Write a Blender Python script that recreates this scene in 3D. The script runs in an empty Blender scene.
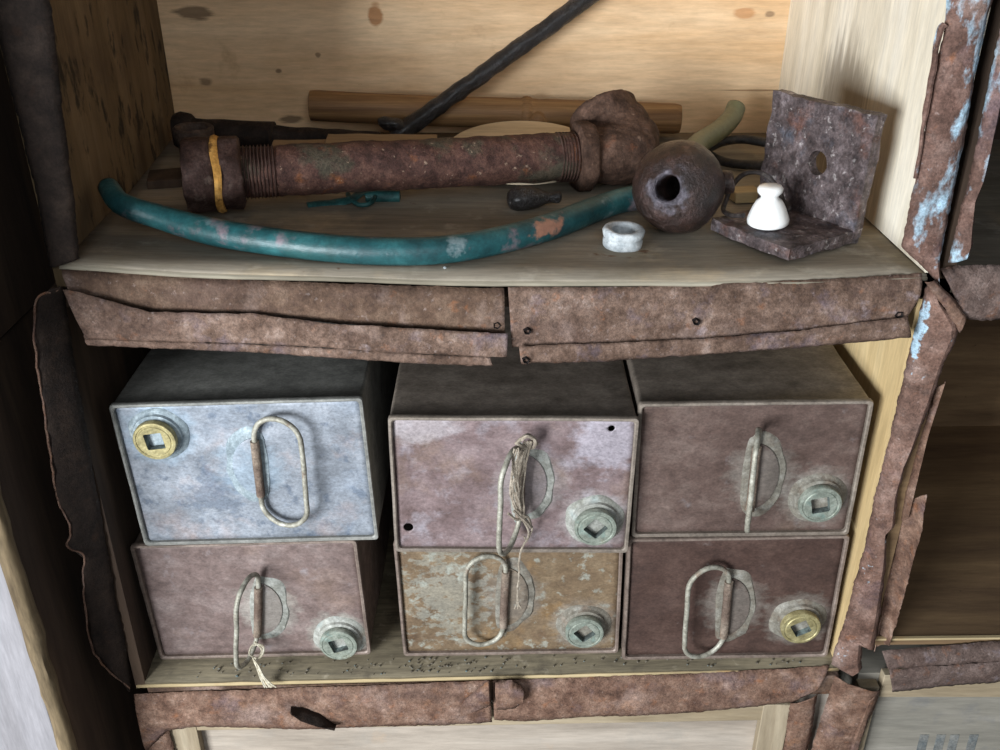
# Open wooden crates stacked as shelves: rusty fittings above, six old fuel cans below.
# Metres; x right, y into the crates (0 = crate fronts), z up (0 = the upper shelf).
import bpy, bmesh, math, random
from mathutils import Vector, Matrix, noise
S = bpy.context.scene
COL = S.collection
PI = math.pi

# ------------------------------------------------------------------ materials
def lin(h, a=1.0):
    h = h.lstrip('#'); o = []
    for i in (0, 2, 4):
        x = int(h[i:i+2], 16)/255
        o.append(x/12.92 if x <= .04045 else ((x+.055)/1.055)**2.4)
    return (*o, a)

def mat(name, stops, scale=20, detail=8, stretch=(1, 1, 1), rough=.8, metal=0., bump=.3, bscale=None, patches=(),
        spots=(), fine=.25, fscale=350, seed=0, spec=.3, coat=0., dist=0., bdist=.003, grit=.7):
    m = bpy.data.materials.new(name); m.use_nodes = True
    nt = m.node_tree; N = nt.nodes; L = nt.links
    bs = N['Principled BSDF']
    tc = N.new('ShaderNodeTexCoord')
    mp = N.new('ShaderNodeMapping'); mp.inputs['Location'].default_value = (seed*1.37, seed*.71, seed*.43); mp.inputs['Scale'].default_value = stretch
    L.new(tc.outputs['Object'], mp.inputs['Vector'])
    def nz(sc, det=6, vec=None, rg=.6, di=0.):
        n = N.new('ShaderNodeTexNoise'); n.inputs['Scale'].default_value = sc; n.inputs['Detail'].default_value = det
        n.inputs['Roughness'].default_value = rg; n.inputs['Distortion'].default_value = di
        L.new(vec or mp.outputs[0], n.inputs['Vector']); return n.outputs['Fac']
    def mr(v, a, b, c, d):
        n = N.new('ShaderNodeMapRange'); n.inputs[1].default_value = a; n.inputs[2].default_value = b
        n.inputs[3].default_value = c; n.inputs[4].default_value = d; L.new(v, n.inputs[0]); return n.outputs[0]
    def mix(f, a, b, mode='MIX'):
        n = N.new('ShaderNodeMix'); n.data_type = 'RGBA'; n.blend_type = mode
        if isinstance(f, (int, float)): n.inputs[0].default_value = f
        else: L.new(f, n.inputs[0])
        for k, q in ((6, a), (7, b)):
            if isinstance(q, tuple): n.inputs[k].default_value = q
            else: L.new(q, n.inputs[k])
        return n.outputs[2]
    def math_(op, a, b):
        n = N.new('ShaderNodeMath'); n.operation = op
        for k, q in ((0, a), (1, b)):
            if isinstance(q, (int, float)): n.inputs[k].default_value = q
            else: L.new(q, n.inputs[k])
        return n.outputs[0]
    base = nz(scale, detail, di=dist, rg=grit)
    rp = N.new('ShaderNodeValToRGB'); L.new(base, rp.inputs[0]); el = rp.color_ramp.elements
    while len(el) < len(stops): el.new(.5)
    for e, (p, h) in zip(el, stops): e.position = p; e.color = lin(h)
    col = rp.outputs[0]
    h = base
    for i, pt in enumerate(patches):
        hexc, lo, hi, sc = pt[:4]; amt = pt[4] if len(pt) > 4 else 1.
        mp2 = N.new('ShaderNodeMapping'); mp2.inputs['Location'].default_value = (seed+3.1*i+7, i*5.3, seed*2+i); mp2.inputs['Scale'].default_value = pt[5] if len(pt) > 5 else (1, 1, 1)
        L.new(tc.outputs['Object'], mp2.inputs['Vector'])
        f = mr(nz(sc, 8, mp2.outputs[0], .62), lo, hi, 0, amt)
        col = mix(f, col, lin(hexc))
        h = math_('ADD', h, math_('MULTIPLY', f, .25))
    for i, (cen, rad, hexc, amt, wob) in enumerate(spots):
        sb = N.new('ShaderNodeVectorMath'); sb.operation = 'SUBTRACT'; L.new(tc.outputs['Object'], sb.inputs[0]); sb.inputs[1].default_value = cen
        dv = N.new('ShaderNodeVectorMath'); dv.operation = 'DIVIDE'; L.new(sb.outputs[0], dv.inputs[0]); dv.inputs[1].default_value = rad
        ln = N.new('ShaderNodeVectorMath'); ln.operation = 'LENGTH'; L.new(dv.outputs[0], ln.inputs[0])
        d = math_('ADD', ln.outputs['Value'], math_('MULTIPLY', math_('SUBTRACT', nz(90, 6), .5), wob))
        col = mix(mr(d, .65, 1.05, amt, 0), col, lin(hexc))
    fn = math_('ADD', math_('MULTIPLY', nz(fscale, 4, rg=.7), .6), math_('MULTIPLY', nz(fscale*.33, 4), .4))
    g = mr(fn, .36, .64, 1-fine*1.25, 1+fine*1.25)
    cg = N.new('ShaderNodeCombineColor')
    for k in range(3): L.new(g, cg.inputs[k])
    col = mix(1., col, cg.outputs[0], 'MULTIPLY')
    L.new(col, bs.inputs['Base Color'])
    bs.inputs['Metallic'].default_value = metal
    L.new(mr(base, .3, .7, min(1, rough+.08), max(.05, rough-.12)), bs.inputs['Roughness'])
    bs.inputs['Specular IOR Level'].default_value = spec
    bs.inputs['Coat Weight'].default_value = coat; bs.inputs['Coat Roughness'].default_value = .3
    if bump:
        bb = N.new('ShaderNodeBump'); bb.inputs['Strength'].default_value = bump; bb.inputs['Distance'].default_value = bdist
        hh = math_('ADD', math_('MULTIPLY', h, .35), math_('MULTIPLY', nz(bscale or fscale*.6, 6, rg=.7), .8))
        L.new(hh, bb.inputs['Height']); L.new(bb.outputs[0], bs.inputs['Normal'])
    return m

def wood(name, dark, mid, light, axis='x', scale=9, seed=0, **k):
    st = {'x': (.12, 1, 1), 'y': (1, .12, 1), 'z': (1, 1, .12)}[axis]
    k.setdefault('patches', ()); k.setdefault('bump', .15); k.setdefault('fine', .12); k.setdefault('grit', .6)
    return mat(name, [(.3, dark), (.5, mid), (.7, light)], scale=scale*3, stretch=st, seed=seed, rough=k.pop('rough', .8), fscale=k.pop('fscale', 260), dist=.6, **k)

# ------------------------------------------------------------------ mesh helpers
class MB:
    def __init__(s): s.v = []; s.f = []
    def add(s, vs, fs):
        b = len(s.v); s.v += [Vector(q) for q in vs]; s.f += [tuple(b+i for i in f) for f in fs]; return s
    def box(s, lo, hi, n=(1, 1, 1)):
        x, y, z = lo; X, Y, Z = hi
        return s.slab(Vector(lo), Vector((X-x, 0, 0)), Vector((0, Y-y, 0)), Vector((0, 0, Z-z)), n)
    def slab(s, o, ex, ey, ez, n=(1, 1, 1)):
        o, ex, ey, ez = Vector(o), Vector(ex), Vector(ey), Vector(ez)
        for (p, a, b, na, nb) in ((o, ey, ex, n[1], n[0]), (o+ez, ex, ey, n[0], n[1]), (o, ex, ez, n[0], n[2]),
                                  (o+ey, ez, ex, n[2], n[0]), (o, ez, ey, n[2], n[1]), (o+ex, ey, ez, n[1], n[2])):
            s.grid([[p+a*(i/na)+b*(j/nb) for i in range(na+1)] for j in range(nb+1)])
        return s
    def grid(s, rows, closed=False):
        m = len(rows[0]); vs = [q for r in rows for q in r]; fs = []
        for j in range(len(rows)-1):
            for i in range(m if closed else m-1):
                k = (i+1) % m
                fs.append((j*m+i, j*m+k, (j+1)*m+k, (j+1)*m+i))
        return s.add(vs, fs)
    def loops(s, rows, cap0=True, cap1=True):
        b = len(s.v); s.grid(rows, True); m = len(rows[0])
        if cap0: s.f.append(tuple(b+i for i in reversed(range(m))))
        if cap1: s.f.append(tuple(b+(len(rows)-1)*m+i for i in range(m)))
        return s
    def tube(s, path, r, n=12, cap=True, flat=None):
        path = [Vector(p) for p in path]; rr = r if isinstance(r, (list, tuple)) else [r]*len(path); rows = []; up = None
        for i, p in enumerate(path):
            t = (path[min(i+1, len(path)-1)]-path[max(i-1, 0)]).normalized()
            if up is None: up = t.orthogonal().normalized() if flat is None else (Vector(flat)-t*t.dot(Vector(flat))).normalized()
            up = (up-t*up.dot(t)).normalized(); sd = t.cross(up)
            w = .35 if flat is not None else 1
            rows.append([p+(sd*math.cos(2*PI*k/n)+up*w*math.sin(2*PI*k/n))*rr[i] for k in range(n)])
        return s.loops(rows, cap, cap)
    def ring(s, path, r, n=8):
        path = [Vector(p) for p in path]; M = len(path); rows = []
        nrm = sum(((path[i]-path[0]).cross(path[(i+1) % M]-path[0]) for i in range(M)), Vector()).normalized()
        for i, p in enumerate(path):
            t = (path[(i+1) % M]-path[i-1]).normalized(); sd = t.cross(nrm)
            rows.append([p+(sd*math.cos(2*PI*k/n)+nrm*math.sin(2*PI*k/n))*r for k in range(n)])
        return s.grid(rows+[rows[0]], True)
    def lathe(s, prof, o=(0, 0, 0), ax=(0, 0, 1), n=32, cap0=True, cap1=True, ph=0., poly=None):
        o = Vector(o); ax = Vector(ax).normalized(); u = ax.orthogonal().normalized(); w = ax.cross(u)
        rows = [[o+ax*h+(u*math.cos(ph+2*PI*k/n)+w*math.sin(ph+2*PI*k/n))*r for k in range(n)] for r, h in prof]
        return s.loops(rows, cap0, cap1)
    def warp(s, freq, amp, seed=0):
        for q in s.v: q += noise.noise_vector(q*freq+Vector((seed*3.1, seed, 0)))*amp
        return s
    def build(s, name, m, parent=None, loc=None, local=False, sharp=40, bevel=0, seg=2, solid=0, merge=True, sub=0, offset=0.):
        me = bpy.data.meshes.new(name)
        base = Vector((0, 0, 0))
        if not local: base = ROOT.get(parent.name, Vector()) if parent else (Vector(loc) if loc else Vector())
        me.from_pydata([tuple(q-base) for q in s.v], [], s.f)
        bm = bmesh.new(); bm.from_mesh(me)
        if merge: bmesh.ops.remove_doubles(bm, verts=bm.verts, dist=2e-5)
        bmesh.ops.recalc_face_normals(bm, faces=bm.faces)
        for f in bm.faces: f.smooth = True
        bm.to_mesh(me); bm.free()
        me.set_sharp_from_angle(angle=math.radians(sharp))
        me.materials.append(m)
        o = bpy.data.objects.new(name, me); COL.objects.link(o)
        if parent: o.parent = parent
        else:
            o.location = base; 
        if solid:
            d = o.modifiers.new('t', 'SOLIDIFY'); d.thickness = solid; d.offset = offset
        if bevel:
            d = o.modifiers.new('b', 'BEVEL'); d.width = bevel; d.segments = seg; d.limit_method = 'ANGLE'; d.angle_limit = math.radians(50)
        if sub:
            d = o.modifiers.new('s', 'SUBSURF'); d.levels = sub; d.render_levels = sub
        return o

ROOT = {}
def tag(o, label, cat, group=None, kind=None):
    o['label'] = label; o['category'] = cat
    if group: o['group'] = group
    if kind: o['kind'] = kind
    return o
def thing(name, label, cat, loc=(0, 0, 0), group=None, rot=(0, 0, 0)):
    o = bpy.data.objects.new(name, None); COL.objects.link(o); o.location = loc; o.rotation_euler = rot
    o.empty_display_size = .05
    ROOT[o.name] = Vector(loc)
    return tag(o, label, cat, group)
def struct(o):
    o['kind'] = 'structure'; return o
def apply_mods(o):
    dg = bpy.context.evaluated_depsgraph_get(); dg.update()
    me = bpy.data.meshes.new_from_object(o.evaluated_get(dg)); o.modifiers.clear(); o.data = me
    return o
def cut(o, cutter):
    c = cutter.build('cutter', o.data.materials[0], o.parent)
    d = o.modifiers.new('c', 'BOOLEAN'); d.operation = 'DIFFERENCE'; d.object = c; d.solver = 'EXACT'
    bpy.context.view_layer.update(); apply_mods(o); bpy.data.objects.remove(c)
    o.data.set_sharp_from_angle(angle=math.radians(40))
    return o

def resample(pts, n):
    pts = [Vector(p) for p in pts]; d = [0]
    for a, b in zip(pts, pts[1:]): d.append(d[-1]+(b-a).length)
    out = []; j = 0
    for i in range(n):
        t = d[-1]*i/(n-1)
        while j < len(pts)-2 and d[j+1] < t: j += 1
        k = (t-d[j])/max(1e-9, d[j+1]-d[j]); out.append(pts[j].lerp(pts[j+1], min(1, max(0, k))))
    return out
def spline(pts, n):
    """smooth curve through the points"""
    P = [Vector(p) for p in pts]; P = [P[0]*2-P[1]]+P+[P[-1]*2-P[-2]]; out = []
    segs = len(P)-3
    for i in range(n):
        t = segs*i/(n-1); j = min(int(t), segs-1); t -= j
        a, b, c, d = P[j:j+4]
        out.append(.5*((2*b)+(c-a)*t+(2*a-5*b+4*c-d)*t*t+(3*b-a-3*c+d)*t**3))
    return out
def sheet(mb, top, bot, n=60, m=8, bulge=0., wave=.0015, rag=.0012, seed=0, prof=None):
    """rusted tin between two edges: bulge pushes its middle out (-y), rag frays the edges"""
    n = int(n*1.8); A = resample(top, n); B = resample(bot, n); rows = []
    for j in range(m+1):
        t = j/m; r = []
        for i in range(n):
            q = A[i].lerp(B[i], t)
            q = q+Vector((0, -1, 0))*bulge*min(1, t/.22, (1-t)/.18)
            w = noise.noise_vector(Vector((q.x*13, q.y*13, q.z*16))+Vector((seed*7.7, 0, seed))); w.y += .7*(.35-abs(noise.noise(q*31+Vector((seed, 4, 0)))))
            q = q+Vector((w.x*.3, w.y, w.z*.3))*wave*.85
            if j in (0, m): q = q+noise.noise_vector(q*230+Vector((seed, 3, 9)))*rag+noise.noise_vector(q*90+Vector((seed, 1, 2)))*rag*.7
            r.append(q)
        rows.append(r)
    mb.grid(rows); return mb

def folded(mb, lines, n=90, per=4, wave=.0015, rag=.0012, seed=0):
    """one sheet bent along several lines, its first and last edge frayed"""
    Ls = [resample(l, n) for l in lines]; rows = []; last = (len(Ls)-1)*per
    for j in range(last+1):
        k = min(j//per, len(Ls)-2); t = j/per-k; r = []
        for a, b in zip(Ls[k], Ls[k+1]):
            q = a.lerp(b, t)+Vector((0, -1, 0))*.0012*math.sin(PI*t)
            w = noise.noise_vector(Vector((q.x*13, q.y*13, q.z*20))+Vector((seed*7.7, 0, seed)))
            q = q+Vector((w.x*.3, w.y-.7*abs(noise.noise(q*31+Vector((seed, 4, 0)))), w.z*.5))*wave
            if j in (0, last): q = q+(noise.noise_vector(q*230+Vector((seed, 3, 9)))+noise.noise_vector(q*90+Vector((seed, 1, 2)))*.7)*rag
            r.append(q)
        rows.append(r)
    mb.grid(rows); return mb

def shelf_z(x, y):
    return (-.0045-.01375*x+.0625*x*x)*max(0, 1-y/.25)
def floor_z(x):
    return -.506+.033*x

# ------------------------------------------------------------------ palette
RUSTS = [(.28, '#35271f'), (.43, '#594539'), (.57, '#745e51'), (.75, '#9a867a')]
def tin(name, seed, stops=RUSTS, patches=(), **k):
    k.setdefault('scale', 38); k.setdefault('bump', .6); k.setdefault('fine', .34); k.setdefault('fscale', 480); k.setdefault('rough', .78); k.setdefault('metal', .15)
    return mat(name, stops, seed=seed, patches=list(patches)+[('#8f5a36', .6, .72, 60, .45), ('#42322e', .58, .72, 30, .6), ('#544139', .5, .66, 9, .6, (1, 1, 2.5)), ('#b09a90', .56, .70, 13, .4), ('#c0b0aa', .62, .70, 170, .22)], **k)
M_tin_front = tin('rust_tin_front', 1, patches=[('#a99a9c', .62, .78, 55, .6), ('#6e6a80', .56, .75, 24, .45)])
M_tin_brown = tin('rust_tin_brown', 2, [(.28, '#3b2c23'), (.5, '#5c4739'), (.72, '#7b6554')], fine=.25)
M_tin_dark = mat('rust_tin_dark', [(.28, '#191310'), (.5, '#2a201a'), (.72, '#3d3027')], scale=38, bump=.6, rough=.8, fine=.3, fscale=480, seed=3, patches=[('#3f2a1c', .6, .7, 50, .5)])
M_tin_blue = tin('rust_tin_pale_blue_paint', 4, [(.28, '#412f27'), (.5, '#6a5046'), (.72, '#8c7166')],
                 patches=[('#a9c6d6', .52, .60, 34, .9, (1, 1, .55)), ('#655a66', .55, .7, 14, .5)])
M_tin_side = tin('rust_tin_side', 5, [(.28, '#453128'), (.5, '#71564a'), (.72, '#957a6e')],
                 patches=[('#b4c9d4', .64, .69, 40, .9), ('#5a5160', .55, .75, 18, .5)],
                 spots=[((.3975, -.256, .468), (.0035, .05, .030), '#a9c6d6', .8, 5.)])
M_tin_mauve = tin('rust_tin_mauve', 6, [(.28, '#433530'), (.5, '#5f4f48'), (.72, '#7b6a63')], patches=[('#8f8890', .6, .75, 40, .6)])
M_tin_low = tin('rust_tin_low', 7, [(.28, '#412e25'), (.43, '#664c3e'), (.57, '#806555'), (.75, '#a38b7c')], patches=[('#5f5660', .55, .72, 20, .5), ('#9a6b45', .62, .75, 25, .5)])
M_back = wood('plywood_back', '#c19d73', '#d0b08a', '#dcc09c', 'x', 5, 3, patches=[('#7d5a3a', .66, .8, 9, .55), ('#5b4028', .71, .76, 50, .7), ('#a5825c', .5, .75, 4, .5)],
              spots=[((-.165, .265, .166), (.009, .1, .016), '#9a6638', .8, 1.6), ((.323, .265, .169), (.016, .1, .008), '#a87446', .65, 1.4), ((.356, .265, .168), (.008, .1, .005), '#6f5a45', .7, 1.6), ((.349, .265, .069), (.05, .1, .0014), '#7d5f40', .7, .4),
                     ((-.30, .265, .095), (.006, .1, .004), '#4b3a2a', .7, 1.8), ((-.245, .265, .115), (.004, .1, .004), '#4b3a2a', .6, 1.8), ((-.40, .265, .08), (.012, .1, .006), '#4b3a2a', .6, 2.5), ((-.29, .265, .03), (.02, .1, .008), '#3f3022', .7, 2.8),
                     ((-.40, .265, .170), (.024, .1, .010), '#4b3a2a', .7, 2.6)])
M_shelf = wood('plywood_dusty', '#655c50', '#7a7163', '#8d8475', 'x', 5, 8, fine=.16, patches=[('#6f6552', .5, .7, 10, .7), ('#b09a78', .55, .75, 7, .6), ('#5b3a22', .67, .71, 40, .75, (.6, 1, 1)), ('#b0a898', .58, .7, 26, .35), ('#4b443a', .6, .72, 16, .4)])
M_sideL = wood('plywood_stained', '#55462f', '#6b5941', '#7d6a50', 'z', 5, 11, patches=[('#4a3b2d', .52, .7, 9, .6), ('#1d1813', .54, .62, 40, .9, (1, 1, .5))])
M_sideR = wood('plywood_pale', '#c9bda5', '#dcd2bd', '#e9e2d2', 'z', 5, 14, patches=[('#8d7d66', .6, .76, 13, .6, (1, 1, .35)), ('#6d6152', .65, .75, 9, .5)],
               spots=[((.388, .03, .09), (.1, .085, .10), '#8a7e6d', .7, 1.5), ((.388, -.05, .04), (.1, .05, .06), '#8a7e6d', .55, 1.5)])
M_sideY = wood('plywood_yellow', '#b59a6c', '#cdb384', '#dcc69a', 'z', 5, 16, patches=[('#6d5a40', .66, .75, 30, .6, (1, 1, .4))])
M_dust_floor = wood('dusty_floor', '#4d4536', '#635a48', '#776d59', 'x', 7, 21, fine=.3, patches=[('#3a332a', .55, .7, 30, .7), ('#8c8270', .6, .72, 50, .6)])
M_ply_edge = wood('ply_edge', '#8b7a5c', '#ab9873', '#c2b08a', 'x', 9, 23, patches=[('#a5743c', .56, .7, 8, .8)])
M_ply_grey = wood('ply_edge_grey', '#6e6657', '#8e8675', '#a59d8b', 'x', 9, 24)
M_dark_wood = wood('old_dark_wood', '#2b2119', '#3f3126', '#554435', 'z', 6, 31)
M_red_wood = wood('brown_crate_wood', '#5a4633', '#745d43', '#8b7253', 'x', 6, 33, patches=[('#3a2a20', .68, .74, 40, .8)])
M_plank = wood('pale_grey_plank', '#8b7f72', '#a89c8e', '#bdb2a5', 'x', 5, 36, patches=[('#8a8780', .55, .75, 12, .5), ('#c39a6c', .6, .8, 7, .5)])
M_plank_left = wood('whitish_plank', '#6b6767', '#858284', '#9b989b', 'z', 4, 38, patches=[('#b98f6a', .62, .8, 9, .45), ('#7d8296', .6, .75, 13, .5)])
M_plank_right = wood('weathered_plank', '#6a675f', '#837e73', '#9a948a', 'x', 5, 40, patches=[('#5e626a', .52, .72, 14, .6)])
M_batten = wood('batten_wood', '#827259', '#9d8e76', '#b3a58c', 'x', 8, 42)
M_batten_z = wood('batten_wood_upright', '#7b6d55', '#968770', '#ad9f87', 'z', 8, 43)
M_stencil = mat('faded_ink', [(.35, '#4c5558'), (.65, '#82807a')], scale=40, bump=0)
M_wall = wood('hut_wall_boards', '#1d1712', '#2a221b', '#382e25', 'x', 3, 50)
M_ground = wood('hut_floor_boards', '#2a231c', '#3a3128', '#4a4034', 'y', 3, 51)

# ------------------------------------------------------------------ the setting
struct(MB().box((-1.9, .66, -1.02), (1.9, .72, 1.2)).build('wall_back', M_wall, loc=(0, .66, -1.02)))
struct(MB().box((-1.9, -2.2, -1.06), (1.9, .72, -1.0)).build('floor', M_ground, loc=(0, 0, -1.06)))

# ------------------------------------------------------------------ upper crate
UC = thing('wooden_crate', 'open plywood crate holding the rusty pipe and hose, rust-edged, above the six cans', 'crate', (0, .25, -.012), 'stacked wooden crates')
n = 40; m = 16
def shelf_pt(i, j, dz):
    y = .512*j/m; a = -.407-.045*j/m; b = .397-.015*j/m; x = a+(b-a)*i/n
    return (x, y+(.0015*noise.noise(Vector((x*25, 0, 3))) if j == 0 else 0), shelf_z(x, y)+.0008*noise.noise(Vector((x*9, y*9, 0)))+dz)
q = MB(); q.grid([[shelf_pt(i, j, 0) for i in range(n+1)] for j in range(m+1)])
q.build('shelf_panel', M_shelf, UC, solid=.004, offset=-1)
q = MB(); q.grid([[Vector(shelf_pt(i, j, -.0052-.0012*math.sin(i*.23)**2))+Vector((0, -.0030 if j == 0 else 0, 0)) for i in range(n+1)] for j in (0, 2)])
q.build('lower_ply', M_ply_grey, UC, solid=.0032, offset=-1)
MB().slab((-.47, .515, -.012), (.86, 0, 0), (0, .01, 0), (0, 0, .47)).build('back_panel', M_back, UC)
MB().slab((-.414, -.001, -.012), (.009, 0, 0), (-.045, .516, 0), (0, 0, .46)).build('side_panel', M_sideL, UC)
MB().slab((.396, .003, .0005), (-.015, .512, 0), (.005, .0, 0), (0, 0, .448)).build('side_panel', M_sideR, UC)
MB().slab((-.42, 0, .448), (.83, 0, 0), (-.02, .52, 0), (0, 0, .012)).build('top_panel', M_back, UC)
# tin edging of the upper crate
q = MB()
sheet(q, [(-0.4052, -0.0015, 0.006), (-0.2789, -0.0015, -0.003), (-0.1399, -0.0015, -0.0091), (0.0037, -0.0015, -0.0131)], [(-0.3997, -0.004, -0.0161), (-0.3304, -0.004, -0.0366), (-0.2362, -0.004, -0.0387), (-0.1614, -0.004, -0.0481), (0.0048, -0.004, -0.0608)], 70, 5, .004, .002, seed=1)
q.build('front_edging', M_tin_brown, UC, solid=.0007)
q = MB()
folded(q, [[(0.0075, -0.0015, -0.0121), (0.0934, -0.0015, -0.0121), (0.1866, -0.0015, -0.0101), (0.2792, -0.0015, -0.005), (0.3922, -0.0015, 0.002)], [(0.0094, -0.009, -0.0405), (0.0943, -0.009, -0.0436), (0.1883, -0.009, -0.0405), (0.281, -0.009, -0.0312), (0.3914, -0.009, -0.0169)], [(0.0105, -0.0105, -0.0661), (0.0477, -0.0105, -0.0671), (0.1899, -0.0105, -0.0597), (0.2834, -0.0105, -0.0502), (0.3829, -0.0105, -0.0377)],
           [(0.0115, -0.008, -0.0716), (0.0479, -0.008, -0.0716), (0.1908, -0.008, -0.0641), (0.2847, -0.008, -0.0546), (0.3847, -0.008, -0.042)]], 120, 5, .002, .0008, 2)
q.build('front_edging', M_tin_front, UC, solid=.0007)
q = MB()
sheet(q, [(0.3576, -0.006, 0.263), (0.3628, -0.006, 0.2176), (0.3633, -0.006, 0.1528), (0.3648, -0.006, 0.0873), (0.3646, -0.006, 0.0303), (0.4036, -0.006, -0.0031)], [(0.3954, -0.01, 0.2634), (0.3933, -0.01, 0.2259), (0.3965, -0.01, 0.1453), (0.3994, -0.01, 0.0749), (0.4006, -0.01, 0.0202), (0.4028, -0.01, -0.0024)], 60, 8, .006, .0022, .0008, seed=5)
q.build('side_edging', M_tin_blue, UC, solid=.0008)
q = MB(); q.tube(spline([(0.361, -0.0095, 0.2227), (0.358, -0.0095, 0.2181), (0.359, -0.0095, 0.1945), (0.361, -0.0095, 0.1452), (0.3628, -0.0095, 0.0947)], 30), [.0028]*12+[.0026]*10+[.0018]*8, 8)
q.warp(60, .0015).build('curled_hem', M_tin_blue, UC)
q = MB()
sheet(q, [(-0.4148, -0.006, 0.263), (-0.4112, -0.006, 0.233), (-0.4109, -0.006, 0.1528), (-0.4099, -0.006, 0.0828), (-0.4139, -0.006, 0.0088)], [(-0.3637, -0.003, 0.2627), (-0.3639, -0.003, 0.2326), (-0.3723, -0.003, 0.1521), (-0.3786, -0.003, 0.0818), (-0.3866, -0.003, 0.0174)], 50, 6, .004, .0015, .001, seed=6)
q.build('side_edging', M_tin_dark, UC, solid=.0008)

# ------------------------------------------------------------------ lower crate (holds the cans)
LC = thing('wooden_crate', 'open crate with torn rusty tin edging, holding the six metal cans', 'crate', (0, .25, -.53), 'stacked wooden crates')
def low(x, y, z): return (x, y, floor_z(x)+z)
q = MB(); q.grid([[low(-.432+.835*i/40, .5*j/6+(.001*noise.noise(Vector((i*.9, 0, 1))) if j == 0 else 0), .0006*noise.noise(Vector((i*.7, j, 4)))) for i in range(41)] for j in range(7)])
q.build('bottom_panel', M_dust_floor, LC, solid=.005, offset=-1)
q = MB(); q.grid([[low(-.432+.830*i/40, -.0015+.02*j, -.0052) for i in range(41)] for j in range(2)])
q.build('lower_ply', M_ply_edge, LC, solid=.0035, offset=-1)
MB().slab((-.46, .5, -.53), (.88, 0, 0), (0, .01, 0), (0, 0, .5)).build('back_panel', M_dark_wood, LC)
MB().slab((-.433, .0, -.53), (.012, 0, 0), (-.02, .5, 0), (0, 0, .505)).build('side_panel', M_dark_wood, LC)
MB().slab((.394, .0, -.50), (-.008, .5, 0), (.013, 0, 0), (0, 0, .475)).build('side_panel', M_sideY, LC)
MB().slab((-.433, .002, -.034), (.84, 0, 0), (0, .5, 0), (0, 0, .010)).build('top_panel', M_dark_wood, LC)
q = MB()
folded(q, [[(-0.4023, -0.015, -0.0093), (-0.3914, -0.015, -0.0103), (-0.326, -0.015, -0.0315), (-0.2331, -0.015, -0.0336), (-0.1594, -0.015, -0.0439), (-0.0752, -0.015, -0.0491), (0.0075, -0.015, -0.0533)], [(-0.3907, -0.018, -0.0529), (-0.3199, -0.018, -0.056), (-0.2356, -0.018, -0.0592), (-0.1605, -0.018, -0.0634), (-0.0758, -0.018, -0.0697), (0.0066, -0.018, -0.0729)], [(-0.3913, -0.0165, -0.0578), (-0.3211, -0.0165, -0.061), (-0.2365, -0.0165, -0.0641), (-0.1612, -0.0165, -0.0684), (-0.0761, -0.0165, -0.0748), (0.0057, -0.0165, -0.078)]], 130, 6, .002, .0008, 8)
folded(q, [[(-0.3913, -0.0165, -0.0578), (-0.3211, -0.0165, -0.061), (-0.2365, -0.0165, -0.0641), (-0.1612, -0.0165, -0.0684), (-0.0761, -0.0165, -0.0748), (-0.0095, -0.0165, -0.078)], [(-0.39, -0.0165, -0.0652), (-0.3224, -0.0165, -0.0684), (-0.2376, -0.0165, -0.0726), (-0.162, -0.0165, -0.078), (-0.0765, -0.0165, -0.0844), (-0.0067, -0.0165, -0.0877)]], 110, 4, .0015, .0008, 9)
q.build('top_edging', M_tin_front, LC, solid=.0007)
q = MB()
sheet(q, [(0.018, -0.0155, -0.0657), (0.0247, -0.0155, -0.0667), (0.1889, -0.0155, -0.0593), (0.282, -0.0155, -0.0499), (0.3799, -0.0155, -0.0364)], [(0.0201, -0.015, -0.0863), (0.0249, -0.015, -0.0863), (0.0957, -0.015, -0.0831), (0.1907, -0.015, -0.0766), (0.2848, -0.015, -0.0681), (0.3881, -0.015, -0.0575)], 60, 5, .002, .0014, .0008, seed=10)
q.build('top_edging', M_tin_front, LC, solid=.0007)
# pierced nail holes with burred edges
M_hole = mat('pierced_hole', [(.3, '#0d0a09'), (.7, '#1b1412')], scale=80, bump=0)
for p, crate in (((-0.0028, -0.0065, -0.049), UC), ((0.0255, -0.012, -0.0526), UC), ((0.1843, -0.0115, -0.0435), UC), ((0.3738, -0.0115, -0.0362), UC), ((0.0248, -0.018, -0.0804), LC)):
    c = Vector(p); k = 5; q = MB()
    q.loops([[c+Vector((math.cos(2*PI*i/k+c.x*9)*r, d, math.sin(2*PI*i/k+c.x*9)*r)) for i in range(k)] for r, d in ((.0042, .002), (.0034, -.002), (.0024, -.001), (.0022, .003))])
    q.warp(90, .0012).build('burred_nail_hole', M_hole, crate)
# torn side edging
q = MB()
sheet(q, [(-0.4038, -0.012, -0.0066), (-0.4084, -0.022, -0.0043), (-0.4204, -0.03, -0.0116), (-0.4294, -0.034, -0.0461), (-0.436, -0.034, -0.1042), (-0.4422, -0.034, -0.1661), (-0.4477, -0.034, -0.2321), (-0.4439, -0.032, -0.2727), (-0.451, -0.036, -0.2891), (-0.4385, -0.03, -0.3085), (-0.4474, -0.03, -0.3465), (-0.4571, -0.026, -0.4472), (-0.4477, -0.02, -0.4809), (-0.4374, -0.008, -0.522)],
      [(-0.4053, -0.006, -0.0112), (-0.4094, -0.003, -0.0247), (-0.41, -0.003, -0.0454), (-0.4133, -0.003, -0.0883), (-0.4157, -0.003, -0.1331), (-0.4187, -0.003, -0.192), (-0.4229, -0.003, -0.2545), (-0.4262, -0.003, -0.3208), (-0.4298, -0.003, -0.3914), (-0.4319, -0.003, -0.4512), (-0.4353, -0.003, -0.5078), (-0.4378, -0.004, -0.5295)], 110, 8, .004, .003, .0012, seed=12)
q.build('side_edging', M_tin_dark, LC, solid=.0009)
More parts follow.
